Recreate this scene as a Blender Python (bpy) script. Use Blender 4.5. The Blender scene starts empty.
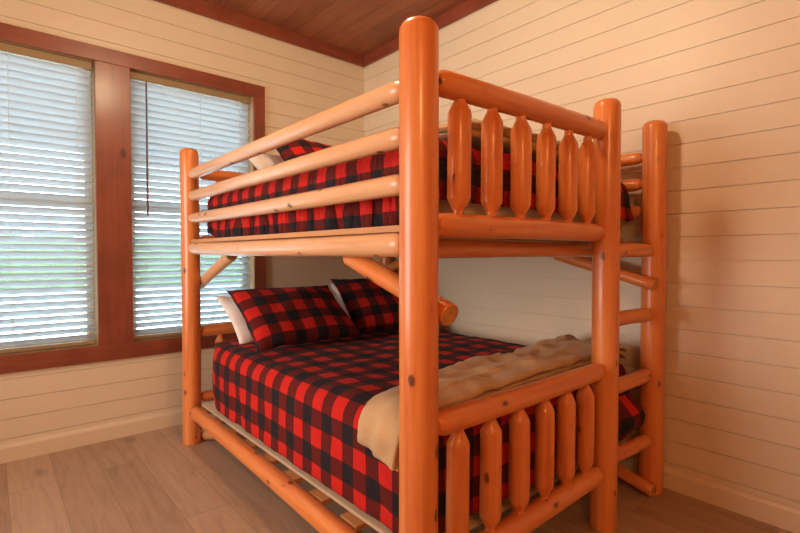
import bpy, bmesh, math, random
from mathutils import Vector, Matrix, noise
random.seed(7)
PI = math.pi
SC = bpy.context.scene
COL = SC.collection

# ------------------------------------------------------------------ camera, sky, light, exposure
cam_d = bpy.data.cameras.new('camera')
cam_d.sensor_width = 36.0
cam_d.lens = 475.74 / 800 * 36.0
cam_d.clip_start = 0.02
cam = bpy.data.objects.new('camera', cam_d)
cam.location = (0, 0, 1.06)
cam.rotation_euler = (math.radians(90 - 1.37), 0, math.radians(-40.72))
COL.objects.link(cam)
SC.camera = cam

world = bpy.data.worlds.new('world')
SC.world = world
world.use_nodes = True
wn = world.node_tree
for n in list(wn.nodes):
    wn.nodes.remove(n)
w_out = wn.nodes.new('ShaderNodeOutputWorld')
w_bg = wn.nodes.new('ShaderNodeBackground')
w_bg.inputs['Color'].default_value = (0.72, 0.88, 1.0, 1)
w_bg.inputs['Strength'].default_value = 14.0
wn.links.new(w_bg.outputs['Background'], w_out.inputs['Surface'])

def lamp(name, loc, power, color, radius):
    d = bpy.data.lights.new(name, 'POINT')
    d.energy = power
    d.color = color
    d.shadow_soft_size = radius
    o = bpy.data.objects.new(name, d)
    o.location = loc
    COL.objects.link(o)
    return o

WARM = (1.0, 0.66, 0.38)
lamp('ceiling_lamp_light', (0.75, 1.33, 2.50), 39, (1.0, 0.76, 0.47), 0.12)
lamp('entry_fill_light', (-0.5, -1.1, 2.15), 50, (1.0, 0.44, 0.16), 0.12)  # unseen warm fill, added to brighten the posts and near side of the bed

# added fill tinted like daylight, unseen at the side wall left of the camera
d = bpy.data.lights.new('side_fill_light', 'AREA')
d.shape = 'RECTANGLE'
d.size, d.size_y = 1.5, 1.5
d.energy = 28
d.spread = math.radians(110)
d.color = (1.0, 0.87, 0.77)
o = bpy.data.objects.new('side_fill_light', d)
o.location = (-1.66, 1.85, 1.25)
o.rotation_euler = (0, math.radians(-90), 0)
COL.objects.link(o)

for i, cx in enumerate((0.075, 1.01)):          # daylight portals just outside the two windows
    d = bpy.data.lights.new('window_portal', 'AREA')
    d.shape = 'RECTANGLE'
    d.size = 0.75
    d.size_y = 1.6
    d.cycles.is_portal = True
    o = bpy.data.objects.new('window_portal', d)
    o.location = (cx, 3.30, 1.35)
    o.rotation_euler = (math.radians(-90), 0, 0)
    COL.objects.link(o)

vs = SC.view_settings
SC.display_settings.display_device = 'sRGB'
vs.view_transform = 'Standard'
vs.look = 'None'
vs.gamma = 1.0
vs.use_curve_mapping = False
vs.exposure = 0.08

# ------------------------------------------------------------------ dimensions
XB, YW, ZC = 2.326, 3.15, 2.672        # bed wall, window wall, ceiling
X0, Y0 = -1.7, -1.7                    # the rest of the room behind the camera
PITCH, OFF = 0.1025, 0.0135            # shiplap boards

# ------------------------------------------------------------------ materials
class NT:
    def __init__(self, name):
        self.m = bpy.data.materials.new(name)
        self.m.use_nodes = True
        self.t = self.m.node_tree
        self.b = self.t.nodes['Principled BSDF']
    def n(self, kind, **kw):
        nd = self.t.nodes.new(kind)
        for k, v in kw.items():
            if k in nd.inputs:
                nd.inputs[k].default_value = v
            else:
                setattr(nd, k, v)
        return nd
    def l(self, a, b):
        self.t.links.new(a, b)
    def math(self, op, a, b=None, c=None):
        nd = self.t.nodes.new('ShaderNodeMath')
        nd.operation = op
        for i, v in enumerate((a, b, c)):
            if v is None:
                continue
            if isinstance(v, (int, float)):
                nd.inputs[i].default_value = v
            else:
                self.l(v, nd.inputs[i])
        return nd.outputs[0]
    def mix(self, f, a, b, blend='MIX'):
        nd = self.t.nodes.new('ShaderNodeMix')
        nd.data_type = 'RGBA'
        nd.blend_type = blend
        for i, v in ((0, f), (6, a), (7, b)):
            if isinstance(v, (int, float)):
                nd.inputs[i].default_value = v
            elif isinstance(v, tuple):
                nd.inputs[i].default_value = (*v, 1)
            else:
                self.l(v, nd.inputs[i])
        return nd.outputs[2]
    def ramp(self, f, *stops):
        nd = self.t.nodes.new('ShaderNodeValToRGB')
        el = nd.color_ramp.elements
        while len(el) < len(stops):
            el.new(0.5)
        for e, (p, c) in zip(el, stops):
            e.position = p
            e.color = (*c, 1) if isinstance(c, tuple) else (c, c, c, 1)
        self.l(f, nd.inputs[0])
        return nd.outputs[0]
    def set(self, **kw):
        for k, v in kw.items():
            k = k.replace('_', ' ')
            self.b.inputs[k].default_value = (*v, 1) if isinstance(v, tuple) else v
        return self
    def color(self, s):
        self.l(s, self.b.inputs['Base Color'])
    def bump(self, h, strength=0.3, dist=0.002):
        nd = self.n('ShaderNodeBump')
        nd.inputs['Strength'].default_value = strength
        nd.inputs['Distance'].default_value = dist
        self.l(h, nd.inputs['Height'])
        self.l(nd.outputs[0], self.b.inputs['Normal'])
    def coords(self, which='Object', scale=(1, 1, 1), rnd=False):
        tc = self.n('ShaderNodeTexCoord')
        s = tc.outputs[which]
        mp = self.n('ShaderNodeMapping')
        mp.inputs['Scale'].default_value = scale
        if rnd:
            oi = self.n('ShaderNodeObjectInfo')
            cx = self.n('ShaderNodeCombineXYZ')
            for i, k in enumerate((37.0, 91.0, 53.0)):
                self.l(self.math('MULTIPLY', oi.outputs['Random'], k), cx.inputs[i])
            self.l(cx.outputs[0], mp.inputs['Location'])
        self.l(s, mp.inputs['Vector'])
        return mp.outputs[0]
    def noise(self, vec, scale, detail=4, rough=0.5, dist=0.0):
        nd = self.n('ShaderNodeTexNoise')
        nd.inputs['Scale'].default_value = scale
        nd.inputs['Detail'].default_value = detail
        nd.inputs['Roughness'].default_value = rough
        nd.inputs['Distortion'].default_value = dist
        self.l(vec, nd.inputs['Vector'])
        return nd.outputs['Fac']

def log_material(name, light, mid, dark):
    N = NT(name)
    g = N.coords('Object', (1, 1, 0.05), True)
    grain = N.noise(g, 38, 5, 0.55, 0.6)
    c = N.ramp(grain, (0.25, dark), (0.5, mid), (0.75, light))
    big = N.noise(N.coords('Object', (1, 1, 0.07), True), 19, 3)
    c = N.mix(N.math('MULTIPLY', N.ramp(big, (0.38, 0.0), (0.66, 1.0)), 0.6), c, light)
    kv = N.coords('Object', (1, 1, 0.55), True)
    vo = N.n('ShaderNodeTexVoronoi')
    vo.inputs['Scale'].default_value = 17.0
    N.l(kv, vo.inputs['Vector'])
    sc_ = N.n('ShaderNodeSeparateColor')
    N.l(vo.outputs['Color'], sc_.inputs[0])
    # knots differ in size from cell to cell and many cells have none
    size = N.math('SUBTRACT', sc_.outputs[0], 0.42)
    dd = N.math('ADD', vo.outputs['Distance'], N.math('MULTIPLY', N.noise(kv, 70, 2), 0.10))
    dd = N.math('SUBTRACT', dd, N.math('MULTIPLY', size, 0.20))
    kn = N.ramp(dd, (0.055, 1.0), (0.10, 0.75), (0.135, 0.0))
    halo = N.ramp(dd, (0.10, 1.0), (0.32, 0.0))
    c = N.mix(N.math('MULTIPLY', halo, 0.35), c, dark)
    c = N.mix(N.math('MULTIPLY', kn, 0.85), c, (0.075, 0.022, 0.006))
    N.color(c)
    N.set(Roughness=0.33, Coat_Weight=0.35, Coat_Roughness=0.16)
    N.bump(grain, 0.12, 0.002)
    return N.m

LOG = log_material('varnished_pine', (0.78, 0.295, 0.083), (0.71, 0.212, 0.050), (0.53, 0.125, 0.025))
LOG_WINDOW_LIT = log_material('window_lit_varnished_pine', (0.76, 0.46, 0.25), (0.70, 0.38, 0.185), (0.58, 0.27, 0.11))  # same pine, lightened: window light on these rails and braces put into the colour
CUT = None
def cut_material():
    N = NT('sawn_log_end')
    v = N.coords('Object', (1, 1, 1), True)
    nz = N.noise(v, 60, 4)
    N.color(N.ramp(nz, (0.3, (0.42, 0.17, 0.05)), (0.7, (0.60, 0.28, 0.09))))
    N.set(Roughness=0.5)
    return N.m
CUT = cut_material()

def paint(name, col, rough=0.45):
    N = NT(name)
    nz = N.noise(N.coords('Object'), 3.0, 3)
    N.color(N.mix(nz, tuple(c * 0.96 for c in col), col))
    N.set(Roughness=rough)
    N.bump(N.noise(N.coords('Object'), 140, 2), 0.05, 0.001)
    return N.m

WALL = paint('cream_shiplap_paint', (0.75, 0.65, 0.49), 0.42)
BASE = paint('cream_baseboard_paint', (0.75, 0.635, 0.47), 0.35)

def stained(name, a, b, d, axis, rough=0.38):
    N = NT(name)
    sc = [1, 1, 1]
    sc[axis] = 0.08
    g = N.noise(N.coords('Object', tuple(sc)), 26, 5, 0.6, 0.5)
    c = N.ramp(g, (0.3, a), (0.7, b))
    bl = N.noise(N.coords('Object'), 5, 3)
    c = N.mix(N.ramp(bl, (0.4, 0.0), (0.75, 0.6)), c, d)
    vo = N.n('ShaderNodeTexVoronoi')
    vo.inputs['Scale'].default_value = 5.5
    sc[axis] = 0.6
    N.l(N.coords('Object', tuple(sc)), vo.inputs['Vector'])
    k = N.ramp(vo.outputs['Distance'], (0.05, 0.8), (0.12, 0.0))
    c = N.mix(k, c, tuple(x * 0.35 for x in d))
    N.color(c)
    N.set(Roughness=rough, Coat_Weight=0.30, Coat_Roughness=0.20)
    N.bump(g, 0.15, 0.002)
    return N.m

TRIM_H = stained('red_stained_trim_level', (0.21, 0.050, 0.025), (0.30, 0.078, 0.042), (0.14, 0.030, 0.014), 0)
TRIM_V = stained('red_stained_trim_upright', (0.21, 0.050, 0.025), (0.30, 0.078, 0.042), (0.14, 0.030, 0.014), 2)
TRIM_Y = stained('red_stained_trim_side', (0.21, 0.050, 0.025), (0.30, 0.078, 0.042), (0.14, 0.030, 0.014), 1)

def ceiling_material():
    N = NT('brown_stained_ceiling_boards')
    tc = N.n('ShaderNodeTexCoord')
    sx = N.n('ShaderNodeSeparateXYZ')
    N.l(tc.outputs['Object'], sx.inputs[0])
    idx = N.math('FLOOR', N.math('DIVIDE', sx.outputs[0], 0.13))
    wn_ = N.n('ShaderNodeTexWhiteNoise', noise_dimensions='1D')
    N.l(idx, wn_.inputs['W'])
    g = N.noise(N.coords('Object', (1, 0.1, 1)), 22, 5, 0.6, 0.8)
    c = N.ramp(g, (0.3, (0.27, 0.085, 0.036)), (0.7, (0.42, 0.15, 0.070)))
    bl = N.noise(N.coords('Object', (1, 0.5, 1)), 5, 3)
    c = N.mix(N.ramp(bl, (0.42, 0.0), (0.7, 0.7)), c, (0.16, 0.052, 0.018))
    c = N.mix(0.35, c, N.mix(wn_.outputs['Value'], (0.16, 0.05, 0.022), (0.48, 0.175, 0.085)))
    N.color(c)
    N.set(Roughness=0.5)
    N.bump(g, 0.2, 0.002)
    return N.m
CEIL = ceiling_material()

def floor_material():
    N = NT('light_oak_plank_floor')
    tc = N.n('ShaderNodeTexCoord')
    mp = N.n('ShaderNodeMapping')
    mp.inputs['Rotation'].default_value = (0, 0, PI / 2)
    mp.inputs['Location'].default_value = (0.42, 0.135, 0)
    N.l(tc.outputs['Object'], mp.inputs['Vector'])
    br = N.n('ShaderNodeTexBrick')
    br.offset = 0.37
    br.offset_frequency = 2
    br.inputs['Scale'].default_value = 1.0
    br.inputs['Brick Width'].default_value = 1.15
    br.inputs['Row Height'].default_value = 0.178
    br.inputs['Mortar Size'].default_value = 0.0012
    br.inputs['Mortar Smooth'].default_value = 0.3
    br.inputs['Bias'].default_value = 0.0
    br.inputs['Color1'].default_value = (0.0, 0.0, 0.0, 1)
    br.inputs['Color2'].default_value = (1, 1, 1, 1)
    br.inputs['Mortar'].default_value = (0.5, 0.5, 0.5, 1)
    N.l(mp.outputs[0], br.inputs['Vector'])
    sep = N.n('ShaderNodeSeparateColor')
    N.l(br.outputs['Color'], sep.inputs[0])
    pv = sep.outputs[0]
    # grain shifted per plank
    va = N.n('ShaderNodeVectorMath', operation='ADD')
    cx = N.n('ShaderNodeCombineXYZ')
    N.l(N.math('MULTIPLY', pv, 7.0), cx.inputs[0])
    N.l(N.math('MULTIPLY', pv, 13.0), cx.inputs[1])
    N.l(N.coords('Object', (1, 0.10, 1)), va.inputs[0])
    N.l(cx.outputs[0], va.inputs[1])
    g = N.noise(va.outputs[0], 20, 6, 0.62, 1.6)
    c = N.ramp(g, (0.28, (0.29, 0.185, 0.112)), (0.5, (0.45, 0.30, 0.195)), (0.72, (0.54, 0.38, 0.26)))
    c = N.mix(0.42, c, N.mix(pv, (0.30, 0.20, 0.14), (0.58, 0.43, 0.32)))
    vb = N.n('ShaderNodeTexVoronoi')
    vb.inputs['Scale'].default_value = 4.5
    N.l(N.coords('Object', (1, 0.45, 1)), vb.inputs['Vector'])
    c = N.mix(N.ramp(vb.outputs['Distance'], (0.04, 0.5), (0.16, 0.0)), c, (0.15, 0.095, 0.065))
    c = N.mix(N.math('MULTIPLY', br.outputs['Fac'], 0.55), c, (0.10, 0.066, 0.048))
    N.color(c)
    N.set(Roughness=0.42)
    N.bump(g, 0.08, 0.001)
    return N.m
FLOOR = floor_material()

def plaid_material(name, crease=False, red=(0.62, 0.022, 0.016), blk=(0.016, 0.017, 0.022)):
    N = NT(name)
    tc = N.n('ShaderNodeTexCoord')
    sx = N.n('ShaderNodeSeparateXYZ')
    N.l(tc.outputs['UV'], sx.inputs[0])
    bands = []
    for i in (0, 1):
        f = N.math('FRACT', N.math('DIVIDE', sx.outputs[i], 0.130))
        up = N.n('ShaderNodeMapRange', interpolation_type='SMOOTHSTEP')
        N.l(f, up.inputs[0])
        up.inputs[1].default_value = 0.49
        up.inputs[2].default_value = 0.51
        bands.append(up.outputs[0])
    s = N.math('ADD', bands[0], bands[1])
    mid = (0.125, 0.014, 0.013)
    c = N.ramp(N.math('DIVIDE', s, 2.0), (0.0, red), (0.45, mid), (0.55, mid), (1.0, blk))
    fz = N.noise(N.coords('UV', (1, 1, 1)), 420, 2, 0.7)
    c = N.mix(N.math('MULTIPLY', N.ramp(fz, (0.42, 0.0), (0.62, 1.0)), 0.22), c, (0.07, 0.02, 0.018))
    tw = N.math('FRACT', N.math('MULTIPLY', N.math('ADD', sx.outputs[0], sx.outputs[1]), 230.0))
    N.color(c)
    N.set(Roughness=0.95, Sheen_Weight=0.03, Sheen_Roughness=0.5)
    N.b.inputs['Specular IOR Level'].default_value = 0.12
    h = N.math('ADD', N.math('MULTIPLY', tw, 0.4), fz)
    if crease:                                      # gathered cloth: creases running down the sides
        cr = N.noise(N.coords('UV', (4, 46, 1)), 1.0, 3, 0.6, 0.6)
        N.bump(N.math('ADD', N.math('MULTIPLY', h, 0.06), cr), 0.9, 0.022)
    else:
        N.bump(h, 0.35, 0.0015)
    return N.m
PLAID = plaid_material('red_and_black_buffalo_plaid')
PLAID_CREASED = plaid_material('creased_buffalo_plaid', True)

def fabric(name, a, b, scale=160, rough=0.9, bump=0.3):
    N = NT(name)
    v = N.coords('Object')
    f = N.noise(v, scale, 3)
    big = N.noise(v, 7, 3)
    c = N.mix(N.ramp(big, (0.3, 0.0), (0.7, 1.0)), a, b)
    c = N.mix(N.math('MULTIPLY', f, 0.35), c, tuple(x * 0.75 for x in a))
    N.color(c)
    N.set(Roughness=rough, Sheen_Weight=0.15)
    N.b.inputs['Specular IOR Level'].default_value = 0.15
    N.bump(f, bump, 0.003)
    return N.m
TAN = fabric('tan_plush', (0.52, 0.34, 0.18), (0.68, 0.49, 0.28), 120, 0.95, 0.5)
WHITE = fabric('white_cotton', (0.76, 0.72, 0.66), (0.82, 0.79, 0.74), 260, 0.85, 0.1)
TICK = fabric('cream_mattress_ticking', (0.62, 0.53, 0.42), (0.70, 0.61, 0.50), 200, 0.85, 0.15)

BOARD = fabric('tan_base_cloth', (0.56, 0.41, 0.27), (0.64, 0.49, 0.33), 200, 0.85, 0.15)

def plain(name, col, rough=0.5, **kw):
    N = NT(name)
    nz = N.noise(N.coords('Object', (1, 1, 1)), 14, 3)
    N.color(N.mix(nz, tuple(c * 0.88 for c in col), col))
    N.set(Roughness=rough, **kw)
    return N.m
JAMB = plain('tan_window_jamb', (0.50, 0.36, 0.19), 0.5)
VAL = plain('tan_blind_rail', (0.33, 0.235, 0.115), 0.5)
SASH = plain('tan_vinyl_sash', (0.55, 0.43, 0.26), 0.4)
WAND = plain('brown_wand', (0.16, 0.09, 0.045), 0.35)
CORD = plain('pale_cord', (0.62, 0.62, 0.58), 0.7)
PLANK = plain('sawn_pine_board', (0.56, 0.27, 0.10), 0.55)

def slat_material():
    N = NT('white_blind_slat')
    N.set(Base_Color=(0.60, 0.64, 0.66), Roughness=0.4)
    tr = N.n('ShaderNodeBsdfTranslucent')
    tr.inputs['Color'].default_value = (0.80, 0.88, 0.92, 1)
    mx = N.n('ShaderNodeMixShader')
    mx.inputs[0].default_value = 0.24
    out = N.t.nodes['Material Output']
    N.l(N.b.outputs[0], mx.inputs[1])
    N.l(tr.outputs[0], mx.inputs[2])
    N.l(mx.outputs[0], out.inputs['Surface'])
    return N.m
SLAT = slat_material()

def glass_material():
    N = NT('window_glass')
    tp = N.n('ShaderNodeBsdfTransparent')
    tp.inputs['Color'].default_value = (0.94, 0.97, 0.96, 1)
    gl = N.n('ShaderNodeBsdfGlossy')
    gl.inputs['Roughness'].default_value = 0.02
    fr = N.n('ShaderNodeFresnel')
    mx = N.n('ShaderNodeMixShader')
    N.l(fr.outputs[0], mx.inputs[0])
    N.l(tp.outputs[0], mx.inputs[1])
    N.l(gl.outputs[0], mx.inputs[2])
    N.l(mx.outputs[0], N.t.nodes['Material Output'].inputs['Surface'])
    return N.m
GLASS = glass_material()

def ground_material():
    N = NT('pale_gravel_ground')
    nz = N.noise(N.coords('Object'), 2.2, 6, 0.7)
    N.color(N.ramp(nz, (0.3, (0.50, 0.54, 0.52)), (0.7, (0.66, 0.70, 0.68))))
    N.set(Roughness=0.9)
    return N.m
GROUND = ground_material()

# ------------------------------------------------------------------ mesh helpers
def link(name, bm, mats, parent=None, smooth=None, loc=None, rot=None):
    me = bpy.data.meshes.new(name)
    bmesh.ops.recalc_face_normals(bm, faces=bm.faces)
    if smooth is not None:
        for f in bm.faces:
            f.smooth = True
        for e in bm.edges:
            if len(e.link_faces) == 2 and e.calc_face_angle(0) > math.radians(smooth):
                e.smooth = False
    bm.to_mesh(me)
    bm.free()
    for m in (mats if isinstance(mats, (list, tuple)) else [mats]):
        me.materials.append(m)
    o = bpy.data.objects.new(name, me)
    COL.objects.link(o)
    if loc is not None:
        o.location = loc
    if rot is not None:
        o.rotation_mode = 'QUATERNION'
        o.rotation_quaternion = rot
    if parent is not None:
        o.parent = parent
        o.location = Vector(o.location) - Vector(parent.location)
    return o

def add_box(bm, x0, x1, y0, y1, z0, z1, bev=0.0):
    vs_ = [bm.verts.new((x, y, z)) for z in (z0, z1) for y in (y0, y1) for x in (x0, x1)]
    idx = ((0, 2, 3, 1), (4, 5, 7, 6), (0, 1, 5, 4), (2, 6, 7, 3), (0, 4, 6, 2), (1, 3, 7, 5))
    fs = [bm.faces.new([vs_[i] for i in q]) for q in idx]
    if bev > 0:
        es = list({e for f in fs for e in f.edges})
        bmesh.ops.bevel(bm, geom=es, offset=bev, segments=2, affect='EDGES', profile=0.5)

def box_obj(name, box, mat, parent=None, bev=0.0, smooth=None):
    bm = bmesh.new()
    add_box(bm, *box, bev)
    return link(name, bm, mat, parent, smooth)

def thing(o, label, cat, group=None):
    o['label'] = label
    o['category'] = cat
    if group:
        o['group'] = group
    return o

def root(name, loc):
    o = bpy.data.objects.new(name, None)
    o.empty_display_size = 0.1
    o.location = loc
    COL.objects.link(o)
    return o

def structure(o):
    o['kind'] = 'structure'
    return o

def log(name, parent, p0, p1, r, ends=('tenon', 'tenon'), seed=0, segs=20, wob=0.03, bow=0.004, r1=None, nose=None, wood=None):
    """A peeled log from p0 to p1 along its own local Z axis."""
    p0, p1 = Vector(p0), Vector(p1)
    L = (p1 - p0).length
    r1 = r if r1 is None else r1
    prof = []                                     # (z, radius factor, absolute?)
    nose = nose if nose is not None else r * 1.0
    def end_profile(kind):
        # distances from the end, radius factor
        if kind == 'tenon':       # shoulder rounded off to a tenon that sits in the post
            return [(0.0, 0.42), (0.052, 0.42), (0.053, 0.50), (0.056, 0.70), (0.064, 0.86), (0.074, 0.95), (0.086, 1.0)]
        if kind == 'picket':      # steep faceted cone down to a thin tenon
            return [(0.0, 0.46), (0.016, 0.48), (0.018, 0.54), (0.042, 0.93), (0.050, 1.0)]
        if kind == 'round':       # sanded-over top of a post
            return [(0.0, 0.0), (0.0, 0.52), (0.004, 0.74), (0.010, 0.88), (0.018, 0.965), (0.028, 1.0)]
        if kind == 'flat':        # square sawn end with a tiny ease
            return [(0.0, 0.0), (0.0, 0.93), (0.003, 1.0)]
        return [(0.0, 1.0)]
    a, b = end_profile(ends[0]), end_profile(ends[1])
    za, zb = a[-1][0], L - b[-1][0]
    body = []
    n = max(2, int((zb - za) / 0.06))
    for i in range(1, n):
        body.append((za + (zb - za) * i / n, 1.0))
    rings = [(z, f) for z, f in a] + body + [(L - z, f) for z, f in reversed(b)]
    bm = bmesh.new()
    rs = random.Random(seed * 31 + 5)
    off = Vector((rs.uniform(0, 50), rs.uniform(0, 50), rs.uniform(0, 50)))
    ba = rs.uniform(0, 2 * PI)
    prev = None
    cutm = []
    for z, f in rings:
        t = z / L
        rr = (r + (r1 - r) * t) * f
        cx = bow * math.sin(PI * t) * math.cos(ba)
        cy = bow * math.sin(PI * t) * math.sin(ba)
        if f == 0.0:
            ring = [bm.verts.new((cx, cy, z))]
        else:
            ring = []
            for k in range(segs):
                ang = 2 * PI * k / segs
                q = Vector((math.cos(ang), math.sin(ang), 0))
                w = 1 + wob * noise.noise(Vector((q.x * 1.2, q.y * 1.2, z * 5.0)) + off)
                ring.append(bm.verts.new((cx + q.x * rr * w, cy + q.y * rr * w, z)))
        if prev is not None:
            if len(prev) == 1 or len(ring) == 1:
                c, rg = (prev[0], ring) if len(prev) == 1 else (ring[0], prev)
                for k in range(segs):
                    fc = bm.faces.new((c, rg[k], rg[(k + 1) % segs]))
                    fc.material_index = 1
            else:
                for k in range(segs):
                    bm.faces.new((prev[k], prev[(k + 1) % segs], ring[(k + 1) % segs], ring[k]))
        prev = ring
    for rg in (0, len(rings) - 1):
        pass
    bm.verts.ensure_lookup_table()
    bm.edges.ensure_lookup_table()
    bmesh.ops.holes_fill(bm, edges=[e for e in bm.edges if e.is_boundary], sides=segs)
    q = Vector((0, 0, 1)).rotation_difference(p1 - p0)
    spin = Matrix.Rotation(rs.uniform(0, 2 * PI), 3, 'Z').to_quaternion()
    wood = wood or LOG
    mats = [wood, CUT if 'flat' in ends else wood]
    return link(name, bm, mats, parent, 32, p0, q @ spin)

# ------------------------------------------------------------------ the room
def shiplap_rows():
    z = OFF - PITCH
    rows = []
    while z < ZC:
        lo, hi = max(z, 0.0), min(z + PITCH, ZC)
        if hi - lo > 0.004:
            rows.append((lo, hi))
        z += PITCH
    return rows

GAP = 0.0016
WX0, WX1 = -0.345, 1.425                 # window hole in the wall, hidden behind the casing
WZ0, WZ1 = 0.53, 2.165
# window wall
bm = bmesh.new()
for lo, hi in shiplap_rows():
    a, b = lo + GAP, hi - GAP
    if a >= WZ0 and b <= WZ1:
        spans = [(X0, WX0), (WX1, XB)]
        zs = [(a, b)]
    elif b <= WZ0 or a >= WZ1:
        spans = [(X0, XB)]
        zs = [(a, b)]
    else:
        spans = [(X0, WX0), (WX1, XB)]
        zs = [(a, b)]
        lo_part = (a, min(b, WZ0)) if a < WZ0 else (max(a, WZ1), b)
        add_box(bm, WX0, WX1, YW, YW + 0.012, *lo_part)
    for s in spans:
        for zz in zs:
            add_box(bm, s[0], s[1], YW, YW + 0.012, *zz)
for bx in ((X0, WX0, 0, ZC), (WX1, XB + 0.15, 0, ZC), (WX0, WX1, 0, WZ0), (WX0, WX1, WZ1, ZC)):
    add_box(bm, bx[0], bx[1], YW + 0.006, YW + 0.16, bx[2], bx[3])
structure(link('wall_left', bm, WALL))
# bed wall
bm = bmesh.new()
for lo, hi in shiplap_rows():
    add_box(bm, XB, XB + 0.012, Y0, YW, lo + GAP, hi - GAP)
add_box(bm, XB + 0.006, XB + 0.15, Y0, YW + 0.006, 0, ZC)
structure(link('wall_right', bm, WALL))
# the two walls behind the camera
bm = bmesh.new()
for lo, hi in shiplap_rows():
    add_box(bm, X0 - 0.012, X0, Y0, YW, lo + GAP, hi - GAP)
add_box(bm, X0 - 0.15, X0 - 0.006, Y0 - 0.15, YW + 0.16, 0, ZC)
structure(link('wall_side', bm, WALL))
bm = bmesh.new()
for lo, hi in shiplap_rows():
    add_box(bm, X0, XB, Y0 - 0.012, Y0, lo + GAP, hi - GAP)
add_box(bm, X0, XB + 0.15, Y0 - 0.15, Y0 - 0.006, 0, ZC)
structure(link('wall_front', bm, WALL))

structure(box_obj('floor', (X0 - 0.15, XB + 0.15, Y0 - 0.15, YW + 0.16, -0.1, 0.0), FLOOR))
bm = bmesh.new()
x = math.floor(X0 / 0.13) * 0.13
while x < XB + 0.15:
    add_box(bm, max(x, X0 - 0.15) + 0.0012, min(x + 0.13, XB + 0.15) - 0.0012, Y0 - 0.15, YW + 0.16, ZC, ZC + 0.02)
    x += 0.13
add_box(bm, X0 - 0.15, XB + 0.15, Y0 - 0.15, YW + 0.16, ZC + 0.008, ZC + 0.1)
structure(link('ceiling', bm, CEIL))

def baseboard(name, pts):
    """pts: outline in wall-depth / height, swept by boxes"""
    bm = bmesh.new()
    (ax, ay), (bx, by), (nx, ny) = pts
    prof = [(0, 0), (0.016, 0), (0.016, 0.075), (0.011, 0.086), (0.006, 0.092), (0, 0.093)]
    rings = []
    for (px, py) in ((ax, ay), (bx, by)):
        rings.append([bm.verts.new((px + nx * d, py + ny * d, z)) for d, z in prof])
    n = len(prof)
    for k in range(n):
        bm.faces.new((rings[0][k], rings[0][(k + 1) % n], rings[1][(k + 1) % n], rings[1][k]))
    bm.faces.new(rings[0])
    bm.faces.new(rings[1])
    return structure(link(name, bm, BASE))
baseboard('baseboard_left', ((X0, YW), (XB, YW), (0, -1)))
baseboard('baseboard_right', ((XB, Y0), (XB, YW - 0.016), (-1, 0)))
baseboard('baseboard_side', ((X0, Y0), (X0, YW - 0.016), (1, 0)))
baseboard('baseboard_front', ((X0 + 0.016, Y0), (XB - 0.016, Y0), (0, 1)))

# stained boards round the top of the walls
CZ0 = 2.583
structure(box_obj('trim_1', (X0, XB, YW - 0.02, YW, CZ0, ZC), TRIM_H, None, 0.002))
structure(box_obj('trim_2', (XB - 0.02, XB, Y0, YW - 0.02, CZ0, ZC), TRIM_Y, None, 0.002))
structure(box_obj('trim_3', (X0, X0 + 0.02, Y0, YW - 0.02, CZ0, ZC), TRIM_Y, None, 0.002))
structure(box_obj('trim_4', (X0 + 0.02, XB - 0.02, Y0, Y0 + 0.02, CZ0, ZC), TRIM_H, None, 0.002))

# stained casing round the pair of windows
LX0, LX1, RX0, RX1 = -0.292, 0.455, 0.630, 1.377
OZ0, OZ1 = 0.549, 2.144
TY0, TY1 = YW - 0.020, YW
structure(box_obj('trim_5', (LX0 - 0.085, RX1 + 0.083, TY0, TY1, OZ1, 2.226), TRIM_H, None, 0.002))
structure(box_obj('trim_6', (LX0 - 0.085, RX1 + 0.083, TY0, TY1, 0.458, OZ0), TRIM_H, None, 0.002))
structure(box_obj('trim_7', (LX1, RX0, TY0, TY1 + 0.01, OZ0, OZ1), TRIM_V, None, 0.002))
structure(box_obj('trim_8', (RX1, RX1 + 0.083, TY0, TY1, OZ0, OZ1), TRIM_V, None, 0.002))
structure(box_obj('trim_9', (LX0 - 0.085, LX0, TY0, TY1, OZ0, OZ1), TRIM_V, None, 0.002))

def window(name, x0, x1):
    r = structure(root(name, ((x0 + x1) / 2, YW + 0.08, OZ0)))
    bm = bmesh.new()                               # jamb lining
    ya, yb = YW, YW + 0.15
    t = 0.018
    add_box(bm, x0 - t, x0, ya, yb, OZ0 - t, OZ1 + t)
    add_box(bm, x1, x1 + t, ya, yb, OZ0 - t, OZ1 + t)
    add_box(bm, x0, x1, ya, yb, OZ0 - t, OZ0)
    add_box(bm, x0, x1, ya, yb, OZ1, OZ1 + t)
    link('window_jamb', bm, JAMB, r)
    bm = bmesh.new()                               # sash
    y0, y1 = YW + 0.095, YW + 0.135
    w = 0.04
    zm = (OZ0 + OZ1) / 2
    add_box(bm, x0, x0 + w, y0, y1, OZ0, OZ1)
    add_box(bm, x1 - w, x1, y0, y1, OZ0, OZ1)
    add_box(bm, x0 + w, x1 - w, y0, y1, OZ0, OZ0 + w)
    add_box(bm, x0 + w, x1 - w, y0, y1, OZ1 - w, OZ1)
    add_box(bm, x0 + w, x1 - w, y0, y1, zm - 0.02, zm + 0.02)
    link('window_sash', bm, SASH, r)
    for a, b in ((OZ0 + w, zm - 0.02), (zm + 0.02, OZ1 - w)):
        box_obj('window_pane', (x0 + w, x1 - w, YW + 0.113, YW + 0.117, a, b), GLASS, r)
    return r
window('window_1', LX0, LX1)
window('window_2', RX0, RX1)

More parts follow.
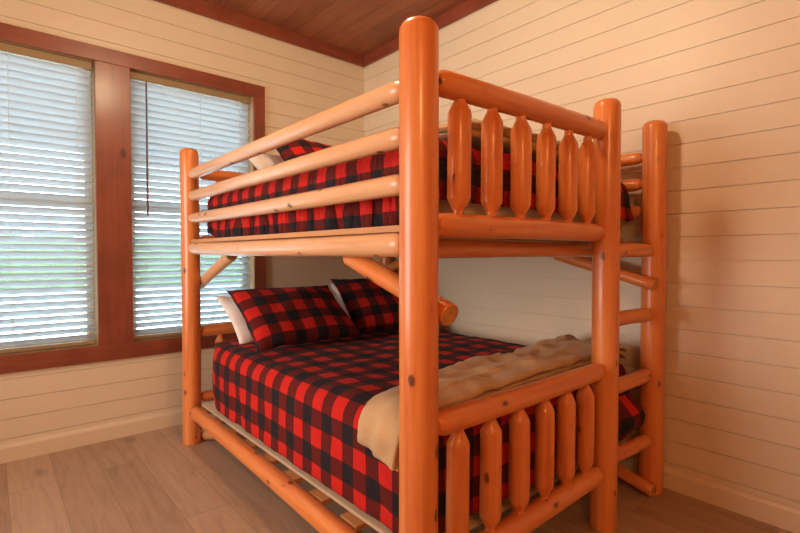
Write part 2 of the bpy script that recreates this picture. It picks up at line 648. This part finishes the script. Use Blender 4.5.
def hedge_material():
    N = NT('hedge_leaves')
    nz = N.noise(N.coords('Object'), 9, 6, 0.75)
    N.color(N.ramp(nz, (0.35, (0.04, 0.09, 0.03)), (0.6, (0.16, 0.26, 0.09)), (0.75, (0.42, 0.46, 0.20))))
    N.set(Roughness=0.8)
    N.bump(nz, 1.0, 0.2)
    return N.m
structure(box_obj('ground', (-14, 24, YW + 0.3, 32, -0.55, -0.5), GROUND))
def hedge():
    bm = bmesh.new()
    nx, na = 120, 14
    rings = []
    for i in range(nx + 1):
        x = -13 + 34 * i / nx
        ring = []
        for k in range(na + 1):
            a = PI * k / na
            p = Vector((x, 27 - 1.0 * math.cos(a), -0.5 + 2.5 * math.sin(a) ** 0.6))
            d = 0.35 * noise.noise(p * 1.1) + 0.22 * noise.noise(p * 3.1)
            ring.append(bm.verts.new((p.x, p.y - d * math.cos(a), p.z + d * math.sin(a))))
        rings.append(ring)
    for i in range(nx):
        for k in range(na):
            bm.faces.new((rings[i][k], rings[i + 1][k], rings[i + 1][k + 1], rings[i][k + 1]))
    o = link('hedge', bm, hedge_material(), None, 60)
    thing(o, 'green hedge outdoors, glimpsed through the gaps of the window blinds', 'hedge')
hedge()

# unseen window casing and pane, made up to frame the added side fill
bm = bmesh.new()
for q in ((1.00, 2.70, 0.40, 0.48), (1.00, 2.70, 2.02, 2.10), (1.00, 1.08, 0.48, 2.02), (2.62, 2.70, 0.48, 2.02)):
    add_box(bm, X0, X0 + 0.02, *q)
structure(link('side_fill_casing', bm, TRIM_Y))
box_obj('window_pane', (X0 + 0.002, X0 + 0.006, 1.08, 2.62, 0.48, 2.02), GLASS, bpy.data.objects['side_fill_casing'])  # pane of the made-up casing, no opening behind it

# ------------------------------------------------------------------ blinds
def blind(x0, x1, label, wand):
    xc = (x0 + x1) / 2
    yc = YW + 0.048
    r = root('window_blind', (xc, yc, OZ1))
    thing(r, label, 'window blind', 'white slatted blinds in the two windows')
    a, b = x0 + 0.008, x1 - 0.008
    box_obj('valance', (a, b, YW + 0.018, YW + 0.030, OZ1 - 0.046, OZ1 - 0.001), VAL, r, 0.002)
    box_obj('headrail', (a, b, YW + 0.032, YW + 0.075, OZ1 - 0.040, OZ1 - 0.001), VAL, r, 0.002)
    box_obj('bottom_rail', (a, b, yc - 0.022, yc + 0.022, OZ0 + 0.004, OZ0 + 0.024), VAL, r, 0.004)
    bm = bmesh.new()
    zt, zb = OZ1 - 0.066, OZ0 + 0.048
    n = 39
    W = 0.044
    tilt = math.radians(SLAT_TILT)
    rs = random.Random(int(x0 * 1000))
    for i in range(n):
        z = zt + (zb - zt) * i / (n - 1)
        tl = tilt + rs.uniform(-0.05, 0.05)
        rings = []
        for xx in (a, b):
            top, bot = [], []
            for k in range(5):
                u = (k / 4 - 0.5) * W
                h = 0.0028 * (1 - (2 * k / 4 - 1) ** 2)
                # u<0 is the room edge (raised), the outer edge drops
                for lst, th in ((top, 0.0012), (bot, -0.0012)):
                    dy = u * math.cos(tl) + (h + th) * math.sin(tl)
                    dz = -u * math.sin(tl) + (h + th) * math.cos(tl)
                    lst.append(bm.verts.new((xx, yc + dy, z + dz)))
            rings.append(top + bot[::-1])
        m = len(rings[0])
        for k in range(m):
            bm.faces.new((rings[0][k], rings[0][(k + 1) % m], rings[1][(k + 1) % m], rings[1][k]))
        bm.faces.new(rings[0])
        bm.faces.new(rings[1])
    link('slats', bm, SLAT, r, 40)
    for f in (0.12, 0.55 if wand else 0.5, 0.9):
        xx = a + (b - a) * f
        box_obj('ladder_cord', (xx - 0.0010, xx + 0.0010, yc - 0.0245, yc - 0.0230, OZ0 + 0.02, OZ1 - 0.04), CORD, r)
    if wand:
        bm = bmesh.new()
        bmesh.ops.create_cone(bm, cap_ends=True, segments=8, radius1=0.0058, radius2=0.0045, depth=0.80)
        o = link('tilt_wand', bm, WAND, r, 40, (0.722, YW + 0.014, 1.70))
    return r
SLAT_TILT = 46
blind(LX0, LX1, 'white slatted window blind left of the wide red wood upright, cut by the photo edge', False)
blind(RX0, RX1, 'white slatted window blind with brown hanging wand, behind the left log post', True)

# ------------------------------------------------------------------ the bunk bed
BX, BY = 1.54, 1.83
bed = root('bunk_bed', (BX, BY, 0))
thing(bed, 'varnished pine log bunk bed with pickets and ladder against the right wall', 'bunk bed')
A = (0.813, 0.8725); C = (0.849, 2.790); B = (1.797, 0.8725); D = (2.2415, 0.8725); E_ = (2.2600, 2.790)
PR, PH = 0.0500, 1.652
for i, (p, nm) in enumerate(((A, 'post'), (C, 'post'), (D, 'post'), (E_, 'post'), (B, 'ladder_post'))):
    log(nm, bed, (p[0], p[1], 0), (p[0], p[1], PH - (0.014 if i == 0 else 0)), PR - 0.0005, ('flat', 'round'), 10 + i, 28, 0.02, 0.003)

def lerp(a, b, t):
    return a + (b - a) * t
# long rails: window side (A-C) and wall side (D-E)
for k, z in enumerate((1.494, 1.374, 1.252)):
    log('guard_rail', bed, (A[0], A[1], z - 0.008), (C[0], C[1], z + 0.010), 0.0285, seed=20 + k, wood=LOG_WINDOW_LIT)
    log('guard_rail', bed, (D[0], D[1], z + 0.006), (E_[0], E_[1], z + 0.006), 0.0285, seed=30 + k)
log('side_rail', bed, (A[0], A[1], 1.088), (C[0], C[1], 1.097), 0.0325, seed=40, wood=LOG_WINDOW_LIT)
log('side_rail', bed, (D[0], D[1], 1.088), (E_[0], E_[1], 1.092), 0.0325, seed=41)
log('side_rail', bed, (A[0], A[1], 0.176), (C[0], C[1], 0.190), 0.036, seed=42)
log('side_rail', bed, (D[0], D[1], 0.176), (E_[0], E_[1], 0.186), 0.036, seed=43)
# diagonal braces on the inner faces of the posts
for dz, rr in ((0.0, 0.030), (-0.905, 0.030)):
    log('brace', bed, (A[0] + 0.068, 0.828, 0.908 + dz + (0.012 if dz else 0)), (A[0] + 0.068, 1.27, 1.055 + dz), rr, ('flat', 'flat'), 50, bow=0.002)
    log('brace', bed, (C[0] + 0.076, 2.835, 0.895 + dz + (0.022 if dz else 0)), (C[0] + 0.076, 2.38, 1.060 + dz), rr, ('flat', 'flat'), 51, bow=0.002, wood=LOG_WINDOW_LIT)
    log('brace', bed, (D[0] - 0.068, 0.835, 0.930 + dz + (0.006 if dz else 0)), (D[0] - 0.068, 1.31, 1.062 + dz), 0.027, ('flat', 'flat'), 52, bow=0.002)
    log('brace', bed, (E_[0] - 0.076, 2.835, 0.905 + dz + (0.012 if dz else 0)), (E_[0] - 0.076, 2.38, 1.060 + dz), rr, ('flat', 'flat'), 53, bow=0.002)
# foot ends
PX = (0.960, 1.100, 1.239, 1.381, 1.518, 1.648)
for k, (zb, zt) in enumerate(((1.140, 1.514), (0.223, 0.620))):
    log('footboard_rail', bed, (A[0], A[1], zt - (0.012 if k == 0 else 0)), (B[0], B[1], zt + (0.014 if k == 0 else 0)), 0.0345, seed=60 + k)
    log('footboard_rail', bed, (A[0], A[1], zb - 0.004), (B[0], B[1], zb + 0.004), 0.0335 if k == 0 else 0.036, seed=62 + k)
    for j, x in enumerate(PX):
        log('picket', bed, (x, A[1], zb + 0.026), (x + 0.002, A[1], zt - 0.026), 0.0325 - 0.001 * (j % 2), ('picket', 'picket'), 70 + 10 * k + j, 14, 0.05, 0.002)
# head ends
for k, (zb, zt) in enumerate(((1.140, 1.520), (0.250, 0.628))):
    log('headboard_rail', bed, (C[0], C[1], zt), (E_[0], E_[1], zt), 0.034, seed=90 + k)
    log('headboard_rail', bed, (C[0], C[1], zb), (E_[0], E_[1], zb), 0.033, seed=92 + k)
    for j in range(9):
        x = 1.012 + 0.136 * j
        log('picket', bed, (x, C[1], zb + 0.026), (x, C[1], zt - 0.026), 0.0290, ('picket', 'picket'), 100 + 10 * k + j, 12, 0.05, 0.002)
# ladder rungs
for k, (za, zb) in enumerate(((1.076, 1.078), (0.806, 0.796), (0.533, 0.532), (0.268, 0.240))):
    log('ladder_rung', bed, (B[0], B[1], za), (D[0], D[1], zb), 0.0300, seed=130 + k)
log('end_beam', bed, (0.875, 0.972, 1.078), (2.180, 0.972, 1.078), 0.0275, ('flat', 'flat'), 140)
# slats and ledgers that carry the mattresses
for z in (1.121, 0.196):
    for k in range(9):
        y = 1.04 + 0.203 * k
        box_obj('slat', (0.848 + 0.018 * k / 8, 2.215, y - 0.045, y + 0.045, z, z + 0.018), PLANK, bed, 0.002)
bm = bmesh.new()
vsq = [(0.800, 0.93, 1.1205), (0.836, 2.730, 1.1275), (0.872, 2.730, 1.1275), (0.836, 0.93, 1.1205)]
lo = [bm.verts.new(v) for v in vsq]
hi = [bm.verts.new((v[0], v[1], v[2] + 0.017)) for v in vsq]
bm.faces.new(lo); bm.faces.new(hi)
for k in range(4):
    bm.faces.new((lo[k], lo[(k + 1) % 4], hi[(k + 1) % 4], hi[k]))
link('ledger_board', bm, PLANK, bed)

# ------------------------------------------------------------------ bedding
def mattress(x0, x1, y0, y1, z0, z1, label):
    def outline(grow, rc=0.16):
        pts = []
        for cx, cy, a0 in ((x1 - rc, y1 - rc, 0), (x0 + rc, y1 - rc, 90), (x0 + rc, y0 + rc, 180), (x1 - rc, y0 + rc, 270)):
            for k in range(9):
                a = math.radians(a0 + 90 * k / 8)
                pts.append((cx + (rc + grow) * math.cos(a), cy + (rc + grow) * math.sin(a)))
        return pts
    prof = [(-0.030, z0), (-0.008, z0 + 0.008), (0.0, z0 + 0.030), (0.004, (z0 + z1) / 2), (0.0, z1 - 0.030), (-0.008, z1 - 0.008), (-0.030, z1)]
    bm = bmesh.new()
    rings = [[bm.verts.new((x, y, z)) for x, y in outline(g)] for g, z in prof]
    n = len(rings[0])
    for a, b in zip(rings, rings[1:]):
        for k in range(n):
            bm.faces.new((a[k], a[(k + 1) % n], b[(k + 1) % n], b[k]))
    bm.faces.new(rings[0])
    bm.faces.new(rings[-1])
    o = link('mattress', bm, TICK, None, 40)
    thing(o, label, 'mattress', 'mattresses of the bunk bed')
    bm = bmesh.new()
    for z in (z0 + 0.024, z1 - 0.024):
        loops = [[bm.verts.new((x, y, z + 0.006 * math.sin(b))) for x, y in outline(0.001 + 0.005 * math.cos(b))] for b in (0, PI / 2, PI, 1.5 * PI)]
        for j in range(4):
            for k in range(n):
                bm.faces.new((loops[j][k], loops[j][(k + 1) % n], loops[(j + 1) % 4][(k + 1) % n], loops[(j + 1) % 4][k]))
    link('piping', bm, TICK, o, 80)
    return o
mattress(0.906, 2.152, 0.970, 2.655, 0.2465, 0.560, 'cream mattress of the lower bunk, its rounded head corner showing beside the plaid comforter')
thing(box_obj('bunkie_board', (0.879, 2.165, 0.945, 2.720, 0.2150, 0.2310), BOARD, None, 0.008, 40),
      'thin cream fabric-covered base board on the slats of the lower bunk', 'bed base')
mattress(0.938, 2.150, 0.965, 2.715, 1.1400, 1.350, 'cream mattress edge on the upper bunk, showing behind the foot pickets')

def fbm(x, y, z, oct_=3):
    v, a = 0.0, 1.0
    p = Vector((x, y, z))
    for _ in range(oct_):
        v += a * noise.noise(p)
        p = p * 2.03
        a *= 0.5
    return v

def drape(bm, uvl, box, s_rng, t_rng, step, top, R, wr, thick_noise, seed, hem=None, freq=9.0, uvo=(0, 0), bulge=None):
    """A cloth laid over a box; (s, t) are cloth coordinates measured along the cloth from the box's corner."""
    x0, x1, y0, y1 = box
    xi0, xi1, yi0, yi1 = x0 + R, x1 - R, y0 + R, y1 - R
    ns = int((s_rng[1] - s_rng[0]) / step)
    nt = int((t_rng[1] - t_rng[0]) / step)
    grid = []
    for i in range(ns + 1):
        row = []
        for j in range(nt + 1):
            s = s_rng[0] + (s_rng[1] - s_rng[0]) * i / ns
            t = t_rng[0] + (t_rng[1] - t_rng[0]) * j / nt
            ix, iy = min(max(s, xi0), xi1), min(max(t, yi0), yi1)
            ax, ay = s - ix, t - iy
            d2 = math.hypot(ax, ay)
            if d2 > 1e-6:
                d = (abs(ax) ** 8 + abs(ay) ** 8) ** 0.125
                dx, dy = ax / d2, ay / d2
            else:
                d, dx, dy = 0.0, 0.0, 0.0
            qx, qy = ix, iy
            if d < R * PI / 2:
                a = d / R
                px, py, pz = qx + dx * R * math.sin(a), qy + dy * R * math.sin(a), top - R * (1 - math.cos(a))
                nx, ny, nz = dx * math.sin(a), dy * math.sin(a), math.cos(a)
                drop = 0.0
            else:
                drop = d - R * PI / 2
                px, py, pz = qx + dx * R, qy + dy * R, top - R - drop
                nx, ny, nz = dx, dy, 0.0
            h = thick_noise * fbm(s * 3.1 + seed, t * 3.1, seed * 1.7) + thick_noise * 0.35 * fbm(s * 11 + seed, t * 11, 3.0)
            if drop > 0:
                along = t if abs(ax) >= abs(ay) else s
                up = min(1.0, drop / 0.10)
                rid = 1 - 2.2 * abs(fbm(along * freq + 2.0 * drop + seed, drop * 2.0, 7.0 + seed, 3))
                h = 0.4 * h + wr * up * (0.6 * rid + 0.5 * fbm(along * freq * 0.6 + seed, drop * 1.6, 2.0, 3))
                h = max(h, -0.004 - 0.45 * wr)
                sh = 0.55 * wr * up * fbm(along * freq * 0.7 + 9.0, drop * 4.0, seed, 3)
                px += -ny * sh
                py += nx * sh
            px += nx * h
            py += ny * h
            pz += nz * h
            # follow the mattress round its head-end corners
            over = max(0.0, t - (y1 - 0.26))
            if drop > 0:
                pz += drop * min(0.5, 1.5 * over)
            pz -= 0.25 * over * over
            px += (1 if s < (x0 + x1) / 2 else -1) * 1.5 * over * over * min(1.0, abs(ax) / R) if wr < 0.01 else 0.0
            if bulge is not None and drop > 0 and ay < 0:
                cx_, cz_, wx_, wz_, amp = bulge       # the cloth swells out through the ladder opening
                py -= amp * math.exp(-((pz - cz_) / wz_) ** 2 - ((px - cx_) / wx_) ** 4)
            row.append((bm.verts.new((px, py, pz)), (s + uvo[0], t + uvo[1])))
        grid.append(row)
    for i in range(ns):
        for j in range(nt):
            q = (grid[i][j], grid[i + 1][j], grid[i + 1][j + 1], grid[i][j + 1])
            f = bm.faces.new([v for v, _ in q])
            for lp, (_, uv) in zip(f.loops, q):
                lp[uvl].uv = uv
    return grid

def cloth_obj(name, bm, mat, thick, parent=None, off=1.0):
    o = link(name, bm, mat, parent, None)
    for p in o.data.polygons:
        p.use_smooth = True
    m = o.modifiers.new('thickness', 'SOLIDIFY')
    m.thickness = thick
    m.offset = off
    return o

def up_normals(bm):
    bm.normal_update()
    if sum(f.normal.z for f in bm.faces) < 0:
        bmesh.ops.reverse_faces(bm, faces=bm.faces)

def comforter(box, s_rng, t_rng, top, R, wr, tn, seed, label, hem=None, freq=9.0, step=0.02, uvo=(0, 0), mat=None, bulge=None):
    bm = bmesh.new()
    uvl = bm.loops.layers.uv.new('UVMap')
    drape(bm, uvl, box, s_rng, t_rng, step, top, R, wr, tn, seed, hem, freq, uvo, bulge)
    bmesh.ops.recalc_face_normals(bm, faces=bm.faces)
    o = cloth_obj('plaid_comforter', bm, mat or PLAID, 0.012, None, 1.0)
    thing(o, label, 'comforter', 'plaid comforters on the bunk bed')
    return o

comforter((0.880, 2.178, 0.946, 2.70), (0.880 - 0.289, 2.178 + 0.28), (0.946 - 0.28, 2.665), 0.577, 0.060, 0.008, 0.009, 3.0,
          'red and black buffalo plaid comforter draped over the lower bunk mattress', None, 6.0, 0.016, (0.070, 0.0), None, (2.05, 0.365, 0.14, 0.070, 0.085))
comforter((0.902, 2.178, 0.946, 2.72), (0.902 - 0.222, 2.178 + 0.13), (0.946 - 0.15, 2.615), 1.392, 0.060, 0.026, 0.012, 8.0,
          'red and black buffalo plaid comforter bunched on the upper bunk behind the guard rails', 0.22, 22.0, 0.009, (0.058, 0.0), PLAID_CREASED)

def pillow(name, mat, w, h, th, loc, rot, label, group, seed, uvo=(0, 0), flange=0.0):
    bm = bmesh.new()
    uvl = bm.loops.layers.uv.new('UVMap')
    n, m = 30, 24
    sides = []
    for sg in (1, -1):
        g = []
        for i in range(n + 1):
            row = []
            for j in range(m + 1):
                u, v = 2 * i / n - 1, 2 * j / m - 1
                # corners stand out a little, edges pull in
                pu = u * (1 - 0.055 * (1 - v * v) * abs(u))
                pv = v * (1 - 0.075 * (1 - u * u) * abs(v))
                e = max(0.0, (1 - abs(u) ** 3.2)) ** 0.62 * max(0.0, (1 - abs(v) ** 3.2)) ** 0.62
                z = sg * th * 0.5 * e * (1 + 0.16 * fbm(u * 1.3 + seed, v * 1.3, sg * 2.0))
                z += 0.010 * fbm(u * 1.8 + seed * 2, v * 1.8, 0.3) + 0.004 * e * fbm(u * 6 + seed, v * 6, sg)
                row.append((bm.verts.new((pu * w / 2, pv * h / 2, z)), (u * w / 2 + uvo[0], v * h / 2 + uvo[1])))
            g.append(row)
        for i in range(n):
            for j in range(m):
                q = [g[i][j], g[i + 1][j], g[i + 1][j + 1], g[i][j + 1]]
                if sg < 0:
                    q.reverse()
                f = bm.faces.new([a for a, _ in q])
                for lp, (_, uv) in zip(f.loops, q):
                    lp[uvl].uv = uv
    bmesh.ops.remove_doubles(bm, verts=bm.verts, dist=0.0004)
    o = link(name, bm, mat, None, 180)
    o.location = loc
    o.rotation_euler = [math.radians(a) for a in rot]
    thing(o, label, 'pillow', group)
    return o

GP, GW = 'plaid pillows at the head of the bunks', 'white pillows behind the plaid ones'
pillow('plaid_pillow', PLAID, 0.62, 0.43, 0.13, (1.215, 2.240, 0.752), (37, 0, 3),
       'left red and black plaid pillow on the lower bunk, white pillow behind it', GP, 1.0, (0.04, 0.03))
pillow('plaid_pillow', PLAID, 0.60, 0.43, 0.13, (1.850, 2.300, 0.762), (45, 1, -3),
       'right red and black plaid pillow on the lower bunk, partly behind the tall near post', GP, 2.0, (0.10, 0.06))
pillow('white_pillow', WHITE, 0.64, 0.36, 0.085, (1.222, 2.412, 0.733), (37, 0, 3),
       'white pillow on the lower bunk behind the left plaid pillow', GW, 3.0)
pillow('white_pillow', WHITE, 0.60, 0.36, 0.09, (1.945, 2.480, 0.740), (50, 0, -3),
       'white pillow on the lower bunk behind the right plaid pillow', GW, 4.0)
pillow('plaid_pillow', PLAID, 0.60, 0.44, 0.13, (1.435, 2.27, 1.562), (40, 0, 3),
       'red and black plaid pillow on the upper bunk, rising above the guard rails', GP, 5.0, (0.12, 0.02))
pillow('white_pillow', WHITE, 0.62, 0.40, 0.09, (1.375, 2.445, 1.528), (34, 0, 3),
       'white pillow on the upper bunk sticking out left of the plaid pillow', GW, 6.0)

def throw(box, s_rng, t_fn, top, R, thick, seed, label, slant=0.0):
    """A folded plush throw across the foot of a bunk: two layers over the bed, the fold on its left end."""
    o = None
    bm = bmesh.new()
    uvl = bm.loops.layers.uv.new('UVMap')
    x0, x1, y0, y1 = box
    ns = int((s_rng[1] - s_rng[0]) / 0.016)
    nt = 22
    def surf(s, t, lift):
        xi = min(max(s, x0 + R), x1 - R)
        yi = max(t, y0 + R)
        ax, ay = s - xi, t - yi
        d2 = math.hypot(ax, ay)
        d = (abs(ax) ** 4 + abs(ay) ** 4) ** 0.25 if d2 > 1e-6 else 0
        dx, dy = (ax / d2, ay / d2) if d2 > 1e-6 else (0, 0)
        RR = R
        if d < RR * PI / 2:
            a = d / RR
            p = Vector((xi + dx * RR * math.sin(a), yi + dy * RR * math.sin(a), top - RR * (1 - math.cos(a))))
            nn = Vector((dx * math.sin(a), dy * math.sin(a), math.cos(a)))
        else:
            p = Vector((xi + dx * RR, yi + dy * RR, top - RR - (d - RR * PI / 2)))
            nn = Vector((dx, dy, 0))
        return p + nn * lift
    # two folded layers, each a closed tube: under side forward, rounded fold, upper side back
    for base, th_, inset in ((0.004, thick * 0.48, 0.0), (0.006 + thick * 0.50, thick * 0.55, 0.012)):
        loop = [(k / nt, 0.0) for k in range(nt + 1)]
        loop += [(1 + 0.05 * math.sin(PI * k / 6), 0.5 - 0.5 * math.cos(PI * k / 6)) for k in range(1, 6)]
        loop += [(k / nt, 1.0) for k in range(nt, -1, -1)]
        loop += [(-0.05 * math.sin(PI * k / 6), 0.5 + 0.5 * math.cos(PI * k / 6)) for k in range(1, 6)]
        rings = []
        for i in range(ns + 1):
            f = i / ns
            ta, tb = t_fn(f)
            tb -= inset
            ee = min(1.0, min(f, 1 - f) * ns / 4.0)
            endf = 0.12 + 0.88 * math.sqrt(max(0.0, 1 - (1 - ee) ** 2))
            ring = []
            for (c, lf) in loop:
                s = s_rng[0] + inset + (s_rng[1] - s_rng[0] - 2 * inset) * f + slant * (1 - f) * c
                t = ta + (tb - ta) * c
                nz = fbm(s * 5 + seed, t * 6, 1.0, 3)
                top_l = th_ * (1 + 0.4 * nz + 0.25 * fbm(s * 13 + seed, t * 5, 4.0, 2))
                lift = base * (1 + (0.4 * nz if base > 0.01 else 0)) + top_l * (0.5 + (lf - 0.5) * endf)
                rid = 1 - abs(fbm(s * 2.6 + seed, t * 11 + 0.8 * s, 6.0, 2)) * 3.0
                lift += 0.014 * max(0.0, rid) * lf
                t2 = t + 0.022 * fbm(s * 4 + seed, 0.0, 9.0) * (1 if c > 0.5 else 0.4)
                ring.append(bm.verts.new(surf(s, t2, lift)))
            rings.append(ring)
        m = len(loop)
        for i in range(ns):
            for k in range(m):
                bm.faces.new((rings[i][k], rings[i][(k + 1) % m], rings[i + 1][(k + 1) % m], rings[i + 1][k]))
        bm.faces.new(rings[0])
        bm.faces.new(rings[-1])
    o = link('throw_blanket', bm, TAN, None, 70)
    thing(o, label, 'blanket', 'tan throws at the foot of the bunks')
    return o
throw((0.848, 2.20, 0.925, 2.7), (0.742, 2.205), lambda f: (0.950 + 0.035 * f, 1.12 + 0.15 * f), 0.606, 0.05, 0.042, 2.0,
      'folded tan plush throw across the foot of the lower bunk', 0.03)
throw((0.860, 2.20, 0.925, 2.7), (1.08, 2.10), lambda f: (0.985, 1.28), 1.424, 0.05, 0.052, 6.0,
      'folded tan plush throw on the upper bunk, seen above the foot pickets')
